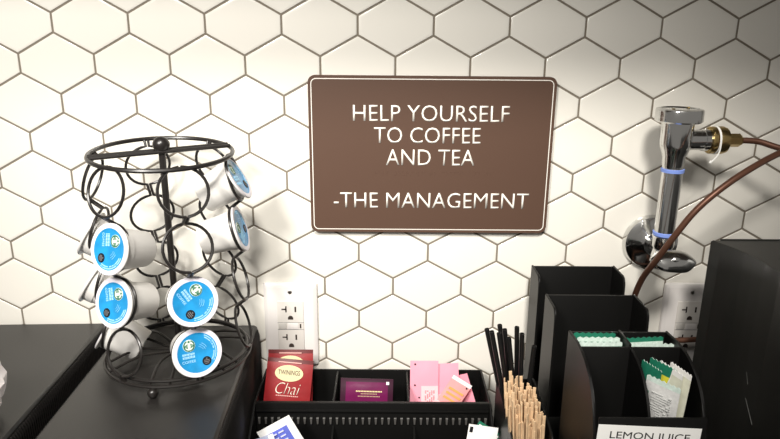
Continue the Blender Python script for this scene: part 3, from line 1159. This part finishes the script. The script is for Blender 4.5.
b = BM()
Lw = 0.150
add_prism(b, [(-0.0016, -0.0006, 0.0), (0.0016, -0.0006, 0.0), (0.0016, 0.0006, 0.0), (-0.0016, 0.0006, 0.0)], (0, 0, Lw), bev=0.0002)
stir0 = mesh_obj('stirrer', b, WOOD, smooth=0)
rg = random.Random(12)
cells = []
ny, nx_ = 9, 12
for iy in range(ny):
    for ix in range(nx_):
        cells.append((ix, iy))
cnt = 0
for ix, iy in cells:
    if iy < 2 and ix > 9 and rg.random() < .6:
        continue
    o = stir0 if cnt == 0 else stir0.copy()
    if cnt:
        COL.objects.link(o)
    u = (ix + 0.5 + rg.uniform(-.35, .35)) / nx_
    v = (iy + 0.5 + rg.uniform(-.35, .35)) / ny
    foot = Vector((0.2610 + 0.0255 * u, -0.1500 - 0.048 * v, -0.5250 + rg.uniform(0, .004)))
    tx = 0.2480 + 0.0370 * u + rg.uniform(-.002, .002)
    ty = -0.1530 - 0.050 * v + rg.uniform(-.002, .002)
    ln = -0.3675 - 0.024 * u + rg.uniform(-.016, .006) + (0.006 if iy < 3 else -0.012 * (v - .4))
    top = Vector((tx, ty, ln))
    d_ = (top - foot).normalized()
    o.location = top - d_ * Lw
    q = d_.to_track_quat('Z', 'Y') @ Quaternion((0, 0, 1), rg.uniform(-1.4, 1.4))
    o.rotation_euler = q.to_euler()
    tag(o, 'thin birch wood stirrer in the bunch of the black holder', 'stirrer', 'wooden stirrers in the black holder')
    cnt += 1

# ------------------------------------------------------------------ chrome shut-off valve
VX, VY = 0.4440, -0.055
valve = empty('shutoff_valve', (0.4515, -0.0010, -0.2670))
tag(valve, 'chrome shut off valve with oval handle mounted on the tiled wall', 'valve')
V0 = Vector(valve.location)


def vpart(name, b, m, parent=valve, **kw):
    return mesh_obj(name, b, m, parent, M=Matrix.Translation(-V0), **kw)


b = BM()
add_lathe(b, [(0.0345, 0), (0.0345, 0.0015), (0.0325, 0.0065), (0.0250, 0.0105), (0.0150, 0.0130), (0.0130, 0.0150), (0.0, 0.0150)], 48, M=Matrix.Translation(V0) @ XZ)
vpart('wall_flange', b, CHROME)
b = BM()
VB = Vector((VX, VY, -0.262))
add_tube(b, [V0 + Vector((0, -0.012, 0)), V0 + Vector((0, -0.036, 0.001)), VB], 0.0085, 20)
vpart('wall_stub', b, CHROME)
b = BM()
add_lathe(b, [(0.0, -0.020), (0.0080, -0.020), (0.0115, -0.015), (0.0120, -0.004), (0.0105, 0.004), (0.0125, 0.008), (0.0125, 0.019), (0.0105, 0.021), (0, 0.021)], 28, M=Matrix.Translation(VB))
vpart('valve_body', b, CHROME)
b = BM()
HD = Vector((0.4425, -0.090, -0.2615))
add_tube(b, [VB + Vector((0, -0.006, -0.005)), HD + Vector((0, 0.006, 0))], 0.006, 16)
vpart('handle_stem', b, CHROME)
b = BM()
t = bmesh.new()
bmesh.ops.create_uvsphere(t, u_segments=40, v_segments=20, radius=1.0)
for v in t.verts:
    d_ = v.co
    a = math.atan2(d_.z, d_.x)
    rad = 1.0 + 0.03 * math.cos(6 * a)
    v.co = Vector((d_.x * 0.0258 * rad, d_.y * 0.0075, d_.z * 0.0140 * rad))
merge(b, t, 0, Matrix.Translation(HD) @ Matrix.Rotation(R_(4), 4, 'Y') @ Matrix.Rotation(R_(-42), 4, 'X') @ Matrix.Rotation(R_(0), 4, 'Z'))
hd = vpart('oval_handle', b, CHROME)
b = BM()
add_lathe(b, [(0.0042, 0), (0.0040, 0.0012), (0.002, 0.002), (0, 0.0021)], 16, M=Matrix.Translation(HD + Vector((0, -0.0060, 0.0056))) @ Matrix.Rotation(R_(48), 4, 'X'))
vpart('handle_screw', b, CHROME, hd)
b = BM()
add_lathe(b, [(0.0, -0.243), (0.0113, -0.243), (0.0113, -0.160), (0.0, -0.160)], 32, M=Matrix.Translation((VX, VY, 0)))
vpart('riser_pipe', b, CHROME)
for zb in (-0.2395, -0.1650):
    b = BM()
    add_lathe(b, [(0.0112, -0.0022), (0.0126, -0.0018), (0.0127, 0.0018), (0.0112, 0.0022)], 32, M=Matrix.Translation((VX, VY, zb)))
    vpart('blue_band', b, BAND)
b = BM()
add_lathe(b, [(0, -0.1635), (0.0105, -0.1635), (0.0115, -0.1600), (0.0125, -0.1480), (0.0150, -0.1420), (0.0170, -0.1350), (0.0172, -0.1110), (0.0235, -0.1105), (0.0252, -0.1090), (0.0252, -0.0985),
              (0.0245, -0.0965), (0.0205, -0.0955), (0.0195, -0.0965), (0, -0.0960)], 48, M=Matrix.Translation((VX - 0.0005, VY, 0)))
cap = vpart('valve_cap', b, CHROME)
for dx, dy in ((-0.012, -0.010), (0.012, 0.008)):
    b = BM()
    add_lathe(b, [(0.0018, 0), (0.0018, 0.0012), (0, 0.0014)], 12, M=Matrix.Translation((VX + dx, VY + dy, -0.0960)))
    vpart('cap_screw', b, BRASS, cap)
XA = Matrix.Rotation(pi / 2, 4, 'Y')       # lathe Z -> world +X
ZS = -0.1305
b = BM()
add_lathe(b, [(0, 0.008), (0.0112, 0.010), (0.0112, 0.0285), (0.0122, 0.0290), (0.0122, 0.0350), (0, 0.0352)], 28, M=Matrix.Translation((VX, VY, ZS)) @ XA)
vpart('side_outlet', b, CHROME)
b = BM()
add_lathe(b, [(0, 0.0352), (0.0142, 0.0352), (0.0152, 0.0365), (0.0152, 0.0400), (0.0140, 0.0415), (0.0135, 0.0425), (0.0152, 0.0440), (0.0155, 0.0500), (0.0140, 0.0540), (0.0095, 0.0560), (0, 0.0562)], 28, M=Matrix.Translation((VX, VY, ZS)) @ XA)
vpart('brass_coupling', b, BRASS)
b = BM()
add_lathe(b, [(0, 0.0560), (0.0068, 0.0560), (0.0075, 0.0575), (0.0075, 0.0700), (0.0058, 0.0722), (0, 0.0722)], 6, M=Matrix.Translation((VX, VY, ZS)) @ XA)
vpart('brass_nut', b, BRASS, smooth=20)
b = BM()
add_lathe(b, [(0.0150, 0.0413), (0.0157, 0.0418), (0.0157, 0.0432), (0.0150, 0.0436)], 28, M=Matrix.Translation((VX, VY, ZS)) @ XA)
add_tube(b, catmull([(VX + 0.0425, VY - 0.0155, ZS - 0.002), (VX + 0.0415, VY - 0.0163, ZS - 0.0100), (VX + 0.0385, VY - 0.0166, ZS - 0.0165), (VX + 0.0345, VY - 0.0160, ZS - 0.0215)], 5), 0.0008, 6)
add_tube(b, [(VX + 0.0345, VY - 0.0160, ZS - 0.0205), (VX + 0.0330, VY - 0.0160, ZS - 0.0230)], 0.0015, 6)
vpart('thread_tape', b, TAPE)

# copper supply tube looping back past the valve
b = BM()
path = catmull([(0.5164, -0.055, -0.1305), (0.5350, -0.058, -0.1315), (0.5560, -0.066, -0.1375), (0.6100, -0.085, -0.150), (0.6420, -0.098, -0.140), (0.6300, -0.1000, -0.122), (0.5800, -0.1000, -0.1200),
                (0.5363, -0.1030, -0.1343), (0.4962, -0.1200, -0.1486), (0.4633, -0.1300, -0.1676), (0.4389, -0.1320, -0.1910), (0.4225, -0.1270, -0.2209), (0.4125, -0.1150, -0.2512), (0.4100, -0.0900, -0.2835),
                (0.4115, -0.0700, -0.3200), (0.4200, -0.0560, -0.3560), (0.4420, -0.0520, -0.3770), (0.4770, -0.0500, -0.3790), (0.5200, -0.0500, -0.3760)], 10)
add_tube(b, path, 0.0034, 12)
tag(mesh_obj('copper_tube', b, COPPER), 'brown copper tube curving from the brass fitting down past the valve', 'tube')

# ------------------------------------------------------------------ black appliance at the right
ax = [(0.4782, -0.0930), (0.4850, -0.1059), (0.4908, -0.1209), (0.4945, -0.1354), (0.4966, -0.1509), (0.4978, -0.1672), (0.4982, -0.1936), (0.4985, -0.40), (0.505, -0.41), (0.76, -0.41), (0.77, -0.40), (0.77, -0.105), (0.76, -0.0935)]
appl = empty('countertop_appliance', (0.62, -0.25, CZ))
tag(appl, 'large black appliance with rounded corner at the right edge', 'appliance')
A0 = Vector(appl.location)
ztop = -0.2350
b = BM()
add_prism(b, [(x, y, CZ + 0.006) for x, y in ax], (0, 0, ztop - CZ - 0.006), bev=0.0018)
mesh_obj('housing', b, APPL, appl, M=Matrix.Translation(-A0))
b = BM()
add_box(b, (0.4895, -0.0945, ztop - 0.0004), (0.76, -0.0925, ztop + 0.0012), 0.0004)
mesh_obj('rear_rim', b, APPL, appl, M=Matrix.Translation(-A0))
for x in (0.53, 0.73):
    for y in (-0.13, -0.37):
        b = BM()
        add_lathe(b, [(0.010, 0), (0.010, 0.007), (0, 0.007)], 16, M=Matrix.Translation((x, y, CZ)))
        mesh_obj('rubber_foot', b, BLKRIB, appl, M=Matrix.Translation(-A0))
for (y0, z0, y1, z1) in ((-0.1106, -0.4138, -0.121, -0.4166), (-0.1253, -0.4152, -0.1378, -0.4188), (-0.169, -0.3551, -0.1743, -0.3661), (-0.1752, -0.382, -0.1928, -0.4014)):
    b = BM()
    add_prism(b, [(0.4976, y0, z0), (0.4976, y0 - 0.0007, z0), (0.4976, y1 - 0.0010, z1), (0.4976, y1, z1)], (0.002, 0, 0))
    mesh_obj('scratch', b, SCRATCH, appl, smooth=0, M=Matrix.Translation(-A0))

bpy.context.view_layer.update()
